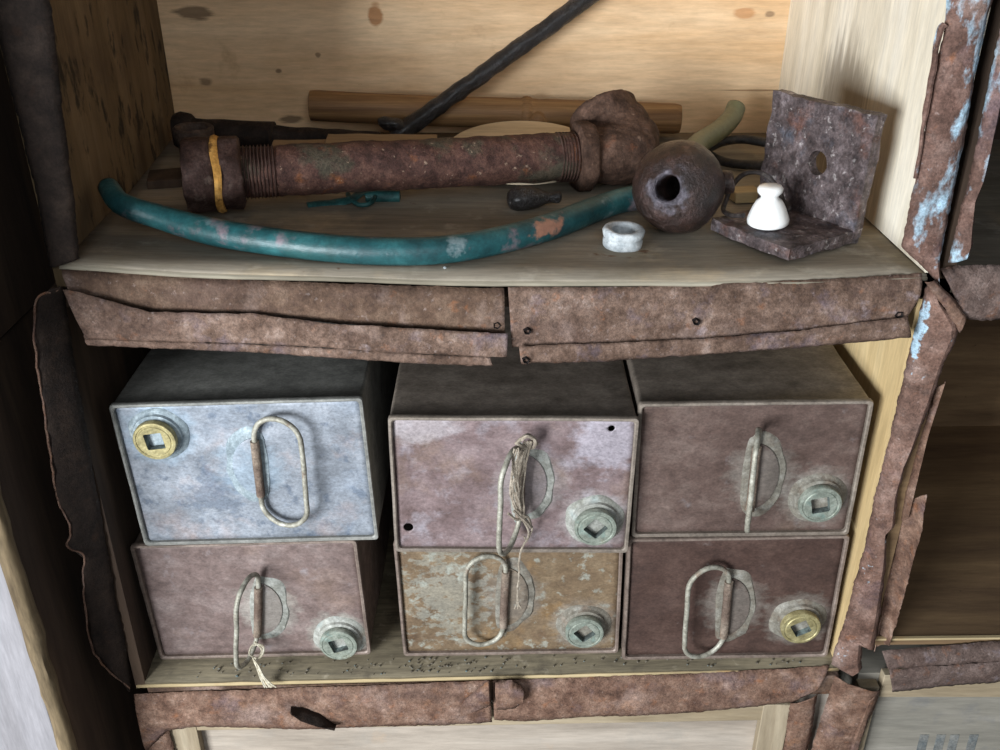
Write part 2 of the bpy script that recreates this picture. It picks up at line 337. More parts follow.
raw = spline([(-0.4061, -0.016, -0.0078), (-0.4199, -0.031, -0.0112), (-0.4288, -0.035, -0.0456), (-0.4355, -0.035, -0.1036), (-0.4416, -0.035, -0.1654), (-0.4471, -0.035, -0.2313), (-0.4433, -0.033, -0.272), (-0.4504, -0.037, -0.2883), (-0.4379, -0.031, -0.3076), (-0.4468, -0.031, -0.3457), (-0.4566, -0.027, -0.4463), (-0.4369, -0.009, -0.521)], 90)
MB().tube(raw, .0011, 6).warp(80, .0018, 3).build('raw_tin_edge', M_tin_low, LC)
q = MB()
sheet(q, [(0.3972, -0.004, -0.009), (0.3957, -0.004, -0.0608), (0.394, -0.004, -0.1556), (0.3938, -0.004, -0.293), (0.3918, -0.004, -0.3934), (0.3859, -0.004, -0.4735), (0.3859, -0.004, -0.4876), (0.3977, -0.004, -0.4956), (0.4102, -0.004, -0.5004)],
      [(0.3978, -0.012, -0.0046), (0.4071, -0.016, -0.0209), (0.4268, -0.02, -0.0415), (0.4296, -0.02, -0.054), (0.426, -0.014, -0.0868), (0.424, -0.012, -0.1279), (0.4178, -0.012, -0.1742), (0.413, -0.012, -0.2055), (0.4124, -0.012, -0.2441), (0.4188, -0.01, -0.2844), (0.4101, -0.012, -0.2921), (0.4177, -0.012, -0.3382), (0.4235, -0.012, -0.3921), (0.4278, -0.012, -0.4579), (0.4115, -0.01, -0.44), (0.4199, -0.008, -0.4899), (0.4104, -0.006, -0.4983)], 120, 10, .006, .0025, .0012, seed=14)
q.build('side_edging', M_tin_side, LC, solid=.0009)
q = MB()
sheet(q, [(0.422, 0.004, -0.2858), (0.4292, 0.004, -0.3403), (0.434, 0.004, -0.4124), (0.4362, 0.003, -0.4757)], [(0.4387, -0.02, -0.2359), (0.4445, -0.016, -0.2811), (0.4467, -0.012, -0.3691), (0.4459, -0.008, -0.4556)], 40, 8, -.006, .002, .001, seed=15)
sheet(q, [(0.4311, 0.003, -0.1194), (0.4274, 0.003, -0.1837), (0.4265, 0.003, -0.2459), (0.429, 0.003, -0.285)], [(0.4361, -0.004, -0.1099), (0.4335, -0.004, -0.1674), (0.4313, -0.008, -0.2381), (0.4316, -0.008, -0.2702)], 40, 5, .004, .002, .001, seed=16)
sheet(q, [(0.3872, -0.02, 0.0008), (0.4111, -0.02, -0.0252), (0.4307, -0.02, -0.0508)], [(0.3959, -0.018, 0.0019), (0.4195, -0.018, -0.018), (0.4336, -0.018, -0.0353)], 24, 4, .002, .001, .0008, seed=17)
q.build('torn_flap', M_tin_low, LC, solid=.0009)
# the tin strip along the bottom
q = MB()
sheet(q, [(-0.4363, -0.0022, -0.538), (-0.321, -0.0022, -0.5314), (-0.166, -0.0022, -0.5249), (-0.0118, -0.0022, -0.5167)], [(-0.4363, -0.008, -0.6309), (-0.4041, -0.008, -0.5924), (-0.3633, -0.008, -0.5872), (-0.2426, -0.008, -0.5906), (-0.0774, -0.008, -0.5838), (-0.0097, -0.008, -0.5787)], 70, 8, .004, .0022, .0010, seed=18)
sheet(q, [(-0.0083, -0.0022, -0.5167), (0.1179, -0.0022, -0.5102), (0.2701, -0.0022, -0.5022), (0.3849, -0.0022, -0.4926)], [(-0.0072, -0.008, -0.5736), (0.0289, -0.008, -0.577), (0.1202, -0.008, -0.5685), (0.2397, -0.008, -0.5617), (0.3476, -0.008, -0.545), (0.3724, -0.008, -0.5286)], 70, 8, .004, .0022, .0010, seed=19)
q.build('bottom_edging', M_tin_low, LC, solid=.0008)
q = MB()
sheet(q, [(-0.0127, -0.018, -0.4988), (-0.0256, -0.018, -0.5116), (-0.0447, -0.018, -0.5343)], [(-0.0118, -0.015, -0.5441), (-0.0309, -0.015, -0.554), (-0.0489, -0.015, -0.5607)], 16, 5, .006, .003, .0012, seed=20)
sheet(q, [(-0.0058, -0.017, -0.5062), (0.0139, -0.017, -0.5014), (0.028, -0.017, -0.5158)], [(-0.0035, -0.017, -0.5469), (0.0154, -0.017, -0.5452), (0.0271, -0.017, -0.5353)], 16, 5, .004, .003, .0012, seed=21)
q.build('torn_flap', M_tin_low, LC, solid=.0008)
q = MB()
sheet(q, [(-0.249, -0.01, -0.5512), (-0.2327, -0.01, -0.5545), (-0.2133, -0.01, -0.5646), (-0.1979, -0.01, -0.5815)], [(-0.2457, -0.024, -0.5442), (-0.2364, -0.024, -0.5574), (-0.216, -0.024, -0.5675), (-0.1961, -0.024, -0.5708)], 20, 5, .005, .002, .0008, seed=22)
q.build('bent_tin_tab', M_tin_dark, LC, solid=.0008)

# grit on the shelves
random.seed(5)
q = MB()
M_grit = mat('grit', [(.3, '#2a2420'), (.5, '#6d6456'), (.7, '#4d6f78')], scale=120, bump=0)
for i in range(150):
    x = random.uniform(-.36, .37); y = random.uniform(.002, .026); r = random.uniform(.0006, .0017)
    if i < 40: x = random.gauss(-.07, .05)
    c = Vector(low(x, y, r*.5))
    q.loops([[c+Vector((math.cos(a*PI/2.5+i)*r*k*random.uniform(.7, 1.5), math.sin(a*PI/2.5+i)*r*k, h*r)) for a in range(5)] for k, h in ((.9, -.5), (1, 0), (.5, .5))])
tag(q.build('grit', M_grit, loc=(0, .015, -.506)), 'dark grit scattered along the front of the lower shelf', 'grit', kind='stuff')

# ------------------------------------------------------------------ crates around
BC = thing('wooden_crate', 'closed crate with pale panel beneath the cans, its framed end facing out', 'crate', (0, .25, -1.0), 'stacked wooden crates')
MB().box((-.42, .014, -1.0), (.40, .5, -.545)).build('box', M_plank, BC)
MB().slab((-.375, .002, -.605), (.7, 0, .018), (0, .012, 0), (0, 0, .026)).build('rail', M_batten, BC, bevel=.001)
MB().box((-.408, .001, -.985), (-.372, .014, -.575)).build('stile', M_batten_z, BC, bevel=.001)
MB().box((.318, .001, -.985), (.352, .014, -.56)).build('stile', M_batten_z, BC, bevel=.001)
q = MB(); sheet(q, [(0.3471, -0.004, -0.551), (0.3488, -0.004, -0.5969), (0.35, -0.004, -0.659)], [(0.3759, -0.006, -0.5323), (0.3796, -0.006, -0.5946), (0.3791, -0.006, -0.6566)], 30, 5, .004, .002, seed=25)
q.build('side_edging', M_tin_low, BC, solid=.0008)
q = MB(); sheet(q, [(-0.4382, -0.002, -0.5482), (-0.4376, -0.002, -0.5992), (-0.4386, -0.002, -0.6615)], [(-0.4062, -0.003, -0.5808), (-0.4033, -0.003, -0.6155), (-0.403, -0.003, -0.6602)], 24, 5, .002, .002, seed=26)
q.build('side_edging', M_tin_low, BC, solid=.0008)
MB().slab((-.42, .0, -.56), (.82, 0, .02), (0, .014, 0), (0, 0, .03)).build('top_rail', M_tin_brown, BC)

RB = thing('wooden_crate', 'closed weathered crate at the bottom right corner with faded dark lettering', 'crate', (.8, .25, -1.0), 'stacked wooden crates')
MB().box((.43, .014, -1.0), (1.2, .5, -.52)).build('box', M_plank_right, RB)
MB().box((.455, .002, -.548), (1.2, .014, -.512)).build('rail', M_batten, RB, bevel=.001)
MB().slab((.4285, .001, -1.0), (.024, 0, 0), (0, .014, 0), (0, 0, .47)).build('stile', M_batten_z, RB, bevel=.001)
q = MB(); sheet(q, [(0.3937, -0.004, -0.5068), (0.3886, -0.004, -0.5712), (0.3825, -0.004, -0.659)], [(0.4498, -0.008, -0.5253), (0.4427, -0.008, -0.5838), (0.4342, -0.008, -0.6542)], 40, 8, .008, .003, .001, seed=27)
q.build('side_edging', M_tin_low, RB, solid=.0008)
q = MB(); sheet(q, [(0.4343, -0.014, -0.5353), (0.4283, -0.014, -0.5821), (0.4264, -0.014, -0.6416)], [(0.443, -0.012, -0.5276), (0.4402, -0.012, -0.5641), (0.4386, -0.012, -0.644)], 24, 4, .003, .002, .001, seed=28)
q.build('torn_flap', M_tin_low, RB, solid=.0008)
q = MB()
for x0 in (.528, .549, .566, .590):
    q.slab((x0, .0134, -.70), (.011, 0, .0), (0, .001, 0), (-.003, 0, .075))
q.slab((.549, .0135, -.672), (.02, 0, 0), (0, .001, 0), (0, 0, .010))
q.build('stencilled_letter', M_stencil, RB)

RL = thing('wooden_crate', 'empty open crate to the right of the cans with bare brown back', 'crate', (.8, .25, -.47), 'stacked wooden crates')
MB().slab((.418, .0, -.462), (.8, 0, .012), (0, .475, 0), (0, 0, .010)).build('bottom_panel', M_red_wood, RL)
MB().slab((.418, -.002, -.4535), (.8, 0, .012), (0, .004, 0), (0, 0, .0028)).build('ply_edge', M_ply_edge, RL)
MB().box((.418, .46, -.46), (1.22, .47, -.02)).build('back_panel', M_red_wood, RL)
MB().box((.418, .0, -.46), (.430, .47, -.02)).build('side_panel', M_red_wood, RL)
MB().box((1.21, .0, -.46), (1.222, .47, -.02)).build('side_panel', M_red_wood, RL)
MB().box((.418, .0, -.03), (1.22, .47, -.02)).build('top_panel', M_red_wood, RL)
q = MB()
sheet(q, [(0.442, -0.003, -0.4682), (0.451, -0.003, -0.4667), (0.5748, -0.003, -0.4528), (0.709, -0.003, -0.4405)], [(0.4495, -0.012, -0.4875), (0.4587, -0.012, -0.4875), (0.5761, -0.012, -0.4749), (0.7101, -0.012, -0.461)], 50, 4, .002, .002, seed=29)
sheet(q, [(0.4495, -0.012, -0.4875), (0.4587, -0.012, -0.4875), (0.5761, -0.012, -0.4749), (0.7101, -0.012, -0.461)], [(0.4634, -0.008, -0.5286), (0.4726, -0.008, -0.5269), (0.5867, -0.008, -0.5107), (0.7232, -0.008, -0.4963)], 50, 4, .004, .002, seed=30)
q.build('bottom_edging', M_tin_mauve, RL, solid=.0008)

RU = thing('wooden_crate', 'dark open crate at the upper right edge behind the blue-flecked tin strip', 'crate', (.8, .25, -.018), 'stacked wooden crates')
MB().box((.41, .0, -.018), (1.2, .5, -.004)).build('bottom_panel', M_shelf, RU)
MB().box((.41, .49, -.018), (1.2, .5, .45)).build('back_panel', M_dark_wood, RU)
MB().box((.41, .0, -.018), (.422, .5, .45)).build('side_panel', M_dark_wood, RU)
MB().box((1.19, .0, -.018), (1.202, .5, .45)).build('side_panel', M_dark_wood, RU)
MB().box((.41, .0, .44), (1.2, .5, .452)).build('top_panel', M_dark_wood, RU)
q = MB()
sheet(q, [(0.4057, -0.004, 0.008), (0.419, -0.004, 0.0099), (0.4605, -0.004, 0.0099), (0.5698, -0.004, 0.0139)], [(0.4348, -0.01, -0.0421), (0.4473, -0.01, -0.0432), (0.4708, -0.01, -0.0432), (0.5829, -0.01, -0.04)], 50, 8, .008, .004, seed=31)
q.build('bottom_edging', M_tin_mauve, RU, solid=.0008)
q = MB()
sheet(q, [(0.4096, -0.007, 0.2631), (0.4078, -0.007, 0.2255), (0.4092, -0.007, 0.1614), (0.4117, -0.007, 0.0921), (0.4112, -0.007, 0.0316), (0.4103, -0.007, 0.0151)], [(0.4213, -0.012, 0.2636), (0.4198, -0.012, 0.2262), (0.4198, -0.012, 0.1707), (0.4223, -0.012, 0.0937), (0.4196, -0.012, 0.0756), (0.4258, -0.012, 0.0335), (0.4246, -0.012, 0.0229)], 50, 6, .004, .002, .0012, seed=32)
q.build('side_edging', M_tin_blue, RU, solid=.0008)

LL = thing('wooden_crate', 'whitish crate end with a brown edge at the bottom left corner', 'crate', (-.85, .25, -1.0), 'stacked wooden crates')
MB().box((-1.25, -.092, -1.0), (-.472, .45, -.06)).build('box', M_dark_wood, LL)
MB().box((-1.25, -.10, -1.0), (-.482, -.090, -.06)).build('end_panel', M_plank_left, LL, bevel=.001)
q = MB(); q.tube([(-.476+.002*noise.noise(Vector((0, 0, z*.3))), -.094+.002*noise.noise(Vector((3, 0, z*.4))), -1.0+.94*z/60) for z in range(61)], .0095, 10)
q.warp(40, .002).build('edge_strip', wood('edge_bark', '#4f4230', '#75654c', '#9a8a6d', 'z', 8, 71, fine=.3), LL)
LU = thing('wooden_crate', 'dim brown crate at the upper left edge of the picture', 'crate', (-.85, .25, -.055), 'stacked wooden crates')
MB().box((-1.25, -.20, -.055), (-.468, .45, .48)).build('box', M_dark_wood, LU)
MB().box((-1.25, -.206, -.05), (-.480, -.20, .475)).build('end_panel', M_sideL, LU)
q = MB(); sheet(q, [(-.4665, -.203, -.05), (-.4665, -.203, .48)], [(-.4665, -.165, -.05), (-.4665, -.165, .48)], 40, 4, 0, .001, .0008, seed=33)
q.build('side_edging', M_tin_dark, LU, solid=.0008)
# ------------------------------------------------------------------ fuel cans
M_verd = mat('cap_verdigris', [(.3, '#666c63'), (.5, '#868c80'), (.7, '#a3a79b')], scale=90, rough=.6, metal=.3, bump=.2, patches=[('#66908b', .56, .72, 50, .6), ('#6b6248', .6, .72, 50, .6)])
M_brass = mat('cap_brass', [(.3, '#7d7452'), (.5, '#a1966c'), (.7, '#bdb48a')], scale=90, rough=.5, metal=.45, bump=.2, patches=[('#6a6550', .58, .72, 60, .6)])
M_sock = mat('socket_grime', [(.3, '#2a2c28'), (.5, '#4d5350'), (.7, '#7c8a86')], scale=70, rough=.8, bump=.2)
M_wire = mat('wire_galvanised', [(.3, '#6e6a60'), (.5, '#979385'), (.7, '#b9b7ab')], scale=110, rough=.65, metal=.3, bump=.2, patches=[('#6a4c38', .6, .72, 40, .8)])
M_hinge = tin('hinge_tube_rust', 31, [(.28, '#5f5145'), (.5, '#7f7062'), (.72, '#9a8c7e')])
def m_can(name, seed, stops, patches, spots=(), **k):
    return mat(name, stops, scale=k.pop('scale', 26), rough=.62, metal=.2, bump=.10, fine=.24, fscale=420, spec=.45, seed=seed, patches=patches, spots=spots, bdist=.002, stretch=(.7, 1, 1), **k)

def arc_pts(cx, cz, rx, rz, a0, a1, n): return [(cx+rx*math.cos(a0+(a1-a0)*i/n), cz+rz*math.sin(a0+(a1-a0)*i/n)) for i in range(n+1)]

def can(label, loc, W, H, roll, mf_, mb_, side, hinge, ring, phi, cap, cap_mat, cap_turn, ms, D=.37, holes=(), yaw=0., halo='#8d877e'):
    """front face on local y = 0, filler and handle given as points in the world and brought into the can's own frame"""
    root = thing('fuel_can', label, 'can', loc, 'square metal cans in the lower crate', (0, -math.radians(roll), math.radians(yaw)))
    R = Matrix.Translation(loc) @ root.rotation_euler.to_matrix().to_4x4(); I = R.inverted()
    def L(p):
        p = I @ Vector(p); return p.x, p.z
    w = W/2; seed = int(abs(loc[0])*1000)
    cxz = L(cap); d0, d1 = L(hinge[0]), L(hinge[1]); dcx, dcz = (d0[0]+d1[0])/2-side*.010, (d0[1]+d1[1])/2
    mf = mf_([((cxz[0], .005, cxz[1]), (.042, .05, .041), halo, .6, .9), ((dcx, .005, dcz), (.040, .05, .044), halo, .45, 1.1)])
    # body: skin with a seamed rim round the recessed front
    def rect(hw, z0, z1, y, c=.004, n=10):
        P = []
        for (ax, az, a0) in ((hw-c, z1-c, 0), (-hw+c, z1-c, PI/2), (-hw+c, z0+c, PI), (hw-c, z0+c, 1.5*PI)):
            P += [(ax+c*math.cos(a0+PI/2*i/3), y, az+c*math.sin(a0+PI/2*i/3)) for i in range(4)]
        out = []
        for i, p in enumerate(P):
            q_ = P[(i+1) % len(P)]; out.append(Vector(p))
            if i % 4 == 3: out += [Vector(p).lerp(Vector(q_), k/n) for k in range(1, n)]
        return out
    q = MB(); b = .0012
    rows = [rect(w-.0042, .0042, H-.0042, .006), rect(w-.0042, .0042, H-.0042, .0012), rect(w-.0030, .003, H-.003, 0), rect(w-.0006, .0006, H-.0006, .0003), rect(w, 0, H, .0018), rect(w, 0, H, .0065), rect(w-b, b, H-b, .0085)]
    rows += [rect(w-b, b, H-b, .0085+(D-.0125)*i/14) for i in range(1, 15)] + [rect(w, 0, H, D-.003), rect(w-.001, .001, H-.001, D)]
    q.loops(rows, False, True)
    for v in q.v:
        if v.y > .02: v += noise.noise_vector(v*9+Vector((seed, 0, 0)))*.0012*Vector((1, 0, 1)).length
        v.z = max(v.z, 0)
    for v in q.v: v += noise.noise_vector(v*30+Vector((seed, 5, 0)))*.0004
    q.build('body', mb_, root, local=True)
    q = MB(); nx, nz = 40, 28; fw = w-.0035
    q.grid([[(-fw+2*fw*i/nx, .005+.0022*noise.noise(Vector((i*.16+seed, j*.16, 0)))*min(1, i/4, (nx-i)/4, j/4, (nz-j)/4), .0035+(H-.007)*j/nz) for i in range(nx+1)] for j in range(nz+1)])
    fp = q.build('front_panel', mf, root, local=True, solid=.001, offset=1)
    if holes:
        apply_mods(fp)
        c = MB()
        for (p, r) in holes:
            x, z = L(p); c.lathe([(r, -.03), (r*1.02, .03)], (x, 0, z), (.02, 1, 0), 14)
        c.warp(90, .0008)
        cc = c.build('cutter', mf, None, local=True); cc.parent = root
        d = fp.modifiers.new('c', 'BOOLEAN'); d.operation = 'DIFFERENCE'; d.object = cc; d.solver = 'EXACT'
        bpy.context.view_layer.update(); apply_mods(fp); bpy.data.objects.remove(cc)
    F0 = .0045
    # filler: solder collar, threaded plug with a square socket
    cx, cz = L(cap)
    q = MB(); N = 40
    q.loops([[(cx+r*(1+.10*noise.noise(Vector((math.cos(2*PI*k/N)*1.5+seed, math.sin(2*PI*k/N)*1.5, 0)))*(r > .0285))*math.cos(2*PI*k/N), y, cz+r*(1+.10*noise.noise(Vector((math.cos(2*PI*k/N)*1.5+seed, math.sin(2*PI*k/N)*1.5, 0)))*(r > .0285))*math.sin(2*PI*k/N)) for k in range(N)]
             for r, y in ((.0330, F0+.002), (.0315, F0-.0004), (.029, F0-.0016), (.0265, F0-.0028), (.0255, F0-.0060), (.022, F0-.0068))])
    q.build('filler_collar', ms, root, local=True)
    q = MB(); N = 48; t = cap_turn
    def circ(r, y): return [(cx+r*math.cos(2*PI*k/N), F0+y, cz+r*math.sin(2*PI*k/N)) for k in range(N)]
    def sq(h, y):
        o = []
        for k in range(N):
            a = 2*PI*k/N-t; a = (a+PI/4) % (PI/2)-PI/4; r = h/math.cos(a)
            o.append((cx+r*math.cos(2*PI*k/N), F0+y, cz+r*math.sin(2*PI*k/N)))
        return o
    q.loops([circ(.0215, 0), circ(.0215, -.0085), circ(.0226, -.009), circ(.0226, -.0142), circ(.0219, -.0152), circ(.0197, -.0154), circ(.0190, -.0146), circ(.0176, -.0146), circ(.0169, -.0154), sq(.0097, -.0152), sq(.0094, -.0146)], False, False)
    cp = q.build('filler_cap', cap_mat, root, local=True, sharp=35)
    MB().loops([sq(.00945, -.0149), sq(.0092, -.0045)], False, True).build('square_socket', M_sock, cp, local=True, sharp=30)
    # handle bracket: solder patch, half-round plate and rolled hinge tube
    (hx0, z1), (hx1, z0) = L(hinge[0]), L(hinge[1]); zm = (z0+z1)/2; hh = (z1-z0)/2
    hx = (hx0+hx1)/2; tl = math.atan2(hx0-hx1, z1-z0)
    def T(x, y, z): return (hx+x*math.cos(tl)+z*math.sin(tl), y, zm+z*math.cos(tl)-x*math.sin(tl))
    N = 44; q = MB(); rows = []
    for e, y in ((1.06, F0+.0015), (1., F0-.0008), (.8, F0-.0012), (.3, F0-.0012)):
        r = []
        for k in range(N):
            a = 2*PI*k/N; c, s_ = math.cos(a), math.sin(a)
            rx = (.0345 if c*side < 0 else .0105); wob = 1+.13*noise.noise(Vector((c*2+seed, s_*2, 1)))
            r.append(T(abs(c)**.8*math.copysign(rx, c)*e*wob, y, (hh+.004)*1.02*s_*e*wob))
        rows.append(r)
    q.loops(rows, False, True); q.build('solder_patch', ms, root, local=True)
    q = MB(); a0 = PI/2 if side > 0 else -PI/2; N = 22
    prof = [T((.0275*math.cos(a0+PI*i/N)), 0, (hh*.9)*math.sin(a0+PI*i/N)) for i in range(N+1)]
    prof2 = [T((.0255*math.cos(a0+PI*i/N)), 0, (hh*.84)*math.sin(a0+PI*i/N)) for i in range(N+1)]
    q.loops([[(x, F0-.001, z) for x, _, z in prof], [(x, F0-.0026, z) for x, _, z in prof], [(x, F0-.0032, z) for x, _, z in prof2]], False, True)
    br = q.build('handle_bracket', mf, root, local=True)
    q = MB(); q.tube([T(0, F0-.0062, hh*.86*(1-2*i/10)+0) for i in range(11)], .0048, 12).warp(50, .0006)
    q.build('hinge_tube', M_hinge, br, local=True)
    # wire ring
    (rx_, rzt), (_, rzb) = L(ring[0]), L(ring[1]); rw = ring[2]
    zt, zb = rzt-zm, rzb-zm; rad = rw/2
    P = []
    pr = [(rw/2+rad*math.cos(a), zt-rad+rad*math.sin(a)) for a in [PI-PI*i/14 for i in range(15)]] + [(rw/2+rad*math.cos(a), zb+rad+rad*math.sin(a)) for a in [-PI*i/14 for i in range(15)]]
    dense = []
    for i, p in enumerate(pr):
        a = pr[(i+1) % len(pr)]; dense.append(p)
        if math.dist(p, a) > .02: dense += [(p[0]+(a[0]-p[0])*k/8, p[1]+(a[1]-p[1])*k/8) for k in range(1, 8)]
    cph, sph = math.cos(math.radians(phi)), math.sin(math.radians(phi))
    for a, z in dense:
        x_ = side*a*cph; y_ = F0-.0062-a*sph
        x, _, zz = T(x_, 0, z); P.append((x+.0008*noise.noise(Vector((a*60, z*40, seed))), y_, zz))
    q = MB(); q.ring(P, .0029, 10).warp(120, .0003)
    q.build('wire_handle', M_wire, root, local=True)
    return root

M_sol_pale = mat('solder_pale', [(.3, '#77766c'), (.5, '#92928a'), (.7, '#adada6')], scale=70, rough=.7, metal=.15, bump=.25, patches=[('#8d9c9a', .55, .7, 40, .6), ('#8a7a64', .6, .72, 30, .5)])
M_sol_blue = mat('solder_bluish', [(.3, '#737f85'), (.5, '#8d999e'), (.7, '#b1bbbe')], scale=70, rough=.65, metal=.2, bump=.25, patches=[('#cfd8d8', .6, .72, 40, .8)])
M_sol_dull = mat('solder_dull', [(.3, '#645d52'), (.5, '#7d786d'), (.7, '#96938a')], scale=70, rough=.75, metal=.15, bump=.25, patches=[('#6f5a4a', .52, .68, 40, .6)])
MUL = lambda extra: m_can('can_zinc', 1, [(.28, '#65696f'), (.5, '#83888f'), (.72, '#9fa3aa')], [('#55606f', .56, .66, 55, .7), ('#a58f86', .56, .74, 14, .6), ('#7f8c9c', .5, .7, 9, .5)], [((-.045, 0, .062), (.028, .05, .03), '#5b6675', .55, 3.2)]+extra)
MLL = lambda extra: m_can('can_mauve', 2, [(.28, '#554540'), (.5, '#73625d'), (.72, '#8f807b')], [('#a19a9c', .6, .74, 36, .6), ('#4f3e3a', .58, .74, 17, .6), ('#8d7462', .55, .75, 9, .5)], extra)
MUM = lambda extra: m_can('can_bloomed', 3, [(.28, '#574541'), (.5, '#766463'), (.72, '#938281')], [('#a9a4ab', .53, .72, 26, .65), ('#8a7258', .56, .74, 11, .5), ('#4a3733', .6, .74, 30, .5)], [((.10, 0, .145), (.04, .05, .045), '#b2aeb8', .55, 1.6), ((-.10, 0, .155), (.05, .05, .02), '#b4aeb0', .5, 1.4)]+extra)
MLM = lambda extra: m_can('can_olive', 4, [(.28, '#574534'), (.5, '#73604a'), (.72, '#8c7a62')], [('#a0a398', .575, .65, 62, .65), ('#5b4030', .56, .74, 13, .6), ('#8c6a3c', .58, .74, 17, .6)], [((-.07, 0, .09), (.045, .05, .07), '#9ea298', .4, 5)]+extra)
MUR = lambda extra: m_can('can_brown', 5, [(.28, '#44342d'), (.5, '#5e4c45'), (.72, '#78675f')], [('#8d8788', .62, .76, 36, .5), ('#6b5a48', .56, .74, 9, .5), ('#3d2c28', .6, .74, 28, .5)], extra)
MLR = lambda extra: m_can('can_dark_brown', 6, [(.28, '#392923'), (.5, '#4c3932'), (.72, '#604c44')], [('#857d7a', .64, .76, 50, .5), ('#37261f', .6, .74, 20, .5)], extra)
MB_UL = m_can('can_side_grey', 7, [(.28, '#63635f'), (.5, '#82817b'), (.72, '#9b9a93')], [('#3c3a38', .56, .72, 20, .6), ('#84867f', .62, .74, 60, .5)])
MB_BR = m_can('can_side_brown', 8, [(.28, '#584a42'), (.5, '#76675d'), (.72, '#908177')], [('#37302a', .55, .72, 18, .6), ('#7f7a70', .6, .74, 40, .5)])
MB_UM = m_can('can_side_taupe', 9, [(.28, '#5f564c'), (.5, '#7d7267'), (.72, '#978c80')], [('#383029', .55, .72, 18, .6), ('#7f776c', .58, .74, 30, .5)])

can('bluish zinc-grey metal can, upper left, brass screw cap at its top left corner', (-.2685, .032, -.3392), .265, .184, 1.9, MUL, MB_UL, 1,
    ((-0.2592, 0.03, -0.1971), (-0.2614, 0.03, -0.2783)), ((-0.2497, 0.03, -0.1701), (-0.2614, 0.03, -0.3067), .054), 14, (-0.3616, 0.017, -0.1975), M_brass, .1, M_sol_blue, halo='#8a9dab')
can('mauve-brown metal can, lower left, under the bluish can, frayed string on its handle', (-.284, .032, -.5130), .257, .1735, 1.9, MLL, MB_BR, -1,
    ((-0.2781, 0.028, -0.3949), (-0.2897, 0.028, -0.4825)), ((-0.2733, 0.02, -0.3692), (-0.2895, 0.02, -0.4955), .050), 74, (-0.1918, 0.018, -0.484), M_verd, .3, M_sol_pale, halo='#a8a69c')
can('mauve metal can, upper middle, two small punched holes and twine on its handle', (.0125, .0, -.3271), .254, .1715, -.4, MUM, MB_UM, -1,
    ((0.0226, 0.0, -0.1964), (0.0203, 0.0, -0.2828)), ((0.0204, 0.0, -0.1794), (0.0183, 0.0, -0.3015), .053), 66, (0.1016, -0.014, -0.2866), M_verd, .85, M_sol_pale, halo='#a09a98',
    holes=(((-0.0989, 0, -0.2961), .0055), ((0.1135, 0, -0.171), .0036)))
can('olive-brown mottled metal can, lower middle, below the can with twine', (.013, .026, -.5033), .258, .1725, 1.2, MLM, MB_BR, -1,
    ((0.0068, 0.026, -0.3669), (0.0035, 0.026, -0.4632)), ((0.0067, 0.026, -0.3483), (0.0036, 0.026, -0.4806), .046), 12, (0.0991, 0.012, -0.4594), M_verd, .7, M_sol_dull)
can('brown metal can, upper right, wire handle standing straight out edge-on', (.2625, .012, -.3145), .238, .170, .9, MUR, MB_UM, -1,
    ((0.2658, 0.012, -0.1906), (0.2689, 0.012, -0.2838)), ((0.2626, 0.012, -0.1653), (0.2664, 0.012, -0.2811), .048), 73, (0.3404, -0.003, -0.2648), M_verd, .2, M_sol_dull)
can('dark brown metal can, lower right, wire handle folded to the left', (.266, .012, -.4955), .243, .1795, 1.2, MLR, MB_BR, -1,
    ((0.257, 0.012, -0.3696), (0.2608, 0.012, -0.4656)), ((0.2547, 0.012, -0.3497), (0.2613, 0.012, -0.4813), .050), 16, (0.3453, -0.002, -0.4384), M_brass, .5, M_sol_dull)

# twine on two handles
M_twine = mat('twine', [(.3, '#71665a'), (.5, '#978b7b'), (.7, '#b5aa9a')], scale=160, rough=.9, bump=.4, fscale=700)
q = MB(); random.seed(3)
def strand(mb, pts, r=.0011, n=34, wob=.002, seed=0, off=None):
    if off: pts = [Vector(p)+Vector((o, 0, 0)) for p, o in zip(pts, off)]
    P = spline(pts, n)
    mb.tube([p+noise.noise_vector(p*70+Vector((seed, 0, 0)))*wob for p in P], r, 6)
for k in range(7):
    o = (k-3)*.0017
    strand(q, [(0.0291, -0.014, -0.1741), (0.0212, -0.018, -0.1967), (0.0164, -0.017, -0.2268), (0.0198, -0.015, -0.2534), (0.0242, -0.013, -0.2717)], .0011, seed=k, off=(o*.6, o, o*1.3, o, o*.4))
for k in range(3):
    strand(q, [(0.0138, -0.03, -0.1722), (0.013, -0.03, -0.1958), (0.0174, -0.022, -0.2307), (0.022, -0.014, -0.2657)], .0010, seed=10+k, off=(k*.002, k*.002, k*.001, 0))
strand(q, [(0.016, -0.016, -0.1764), (0.0258, -0.02, -0.1656), (0.035, -0.016, -0.1717), (0.0333, -0.012, -0.1826), (0.0241, -0.016, -0.18), (0.0179, -0.02, -0.1715), (0.028, -0.014, -0.1682), (0.0373, -0.01, -0.1803)], .0019, 60, .002, 21)
strand(q, [(0.0145, -0.02, -0.2574), (0.025, -0.02, -0.2677), (0.0327, -0.014, -0.2814), (0.0284, -0.012, -0.2698), (0.0178, -0.018, -0.2692), (0.0083, -0.022, -0.2585)], .0014, 50, .003, 22)
strand(q, [(0.0231, -0.014, -0.2696), (0.0307, -0.014, -0.2879), (0.0226, -0.012, -0.3163), (0.0209, -0.004, -0.3547), (0.0204, 0.01, -0.4), (0.0229, 0.012, -0.4136)], .0012, 50, .0014, 23)
strand(q, [(0.0252, -0.015, -0.2689), (0.0339, -0.012, -0.2842), (0.0288, -0.012, -0.3001), (0.0255, -0.012, -0.2948)], .001, 30, .001, 24)
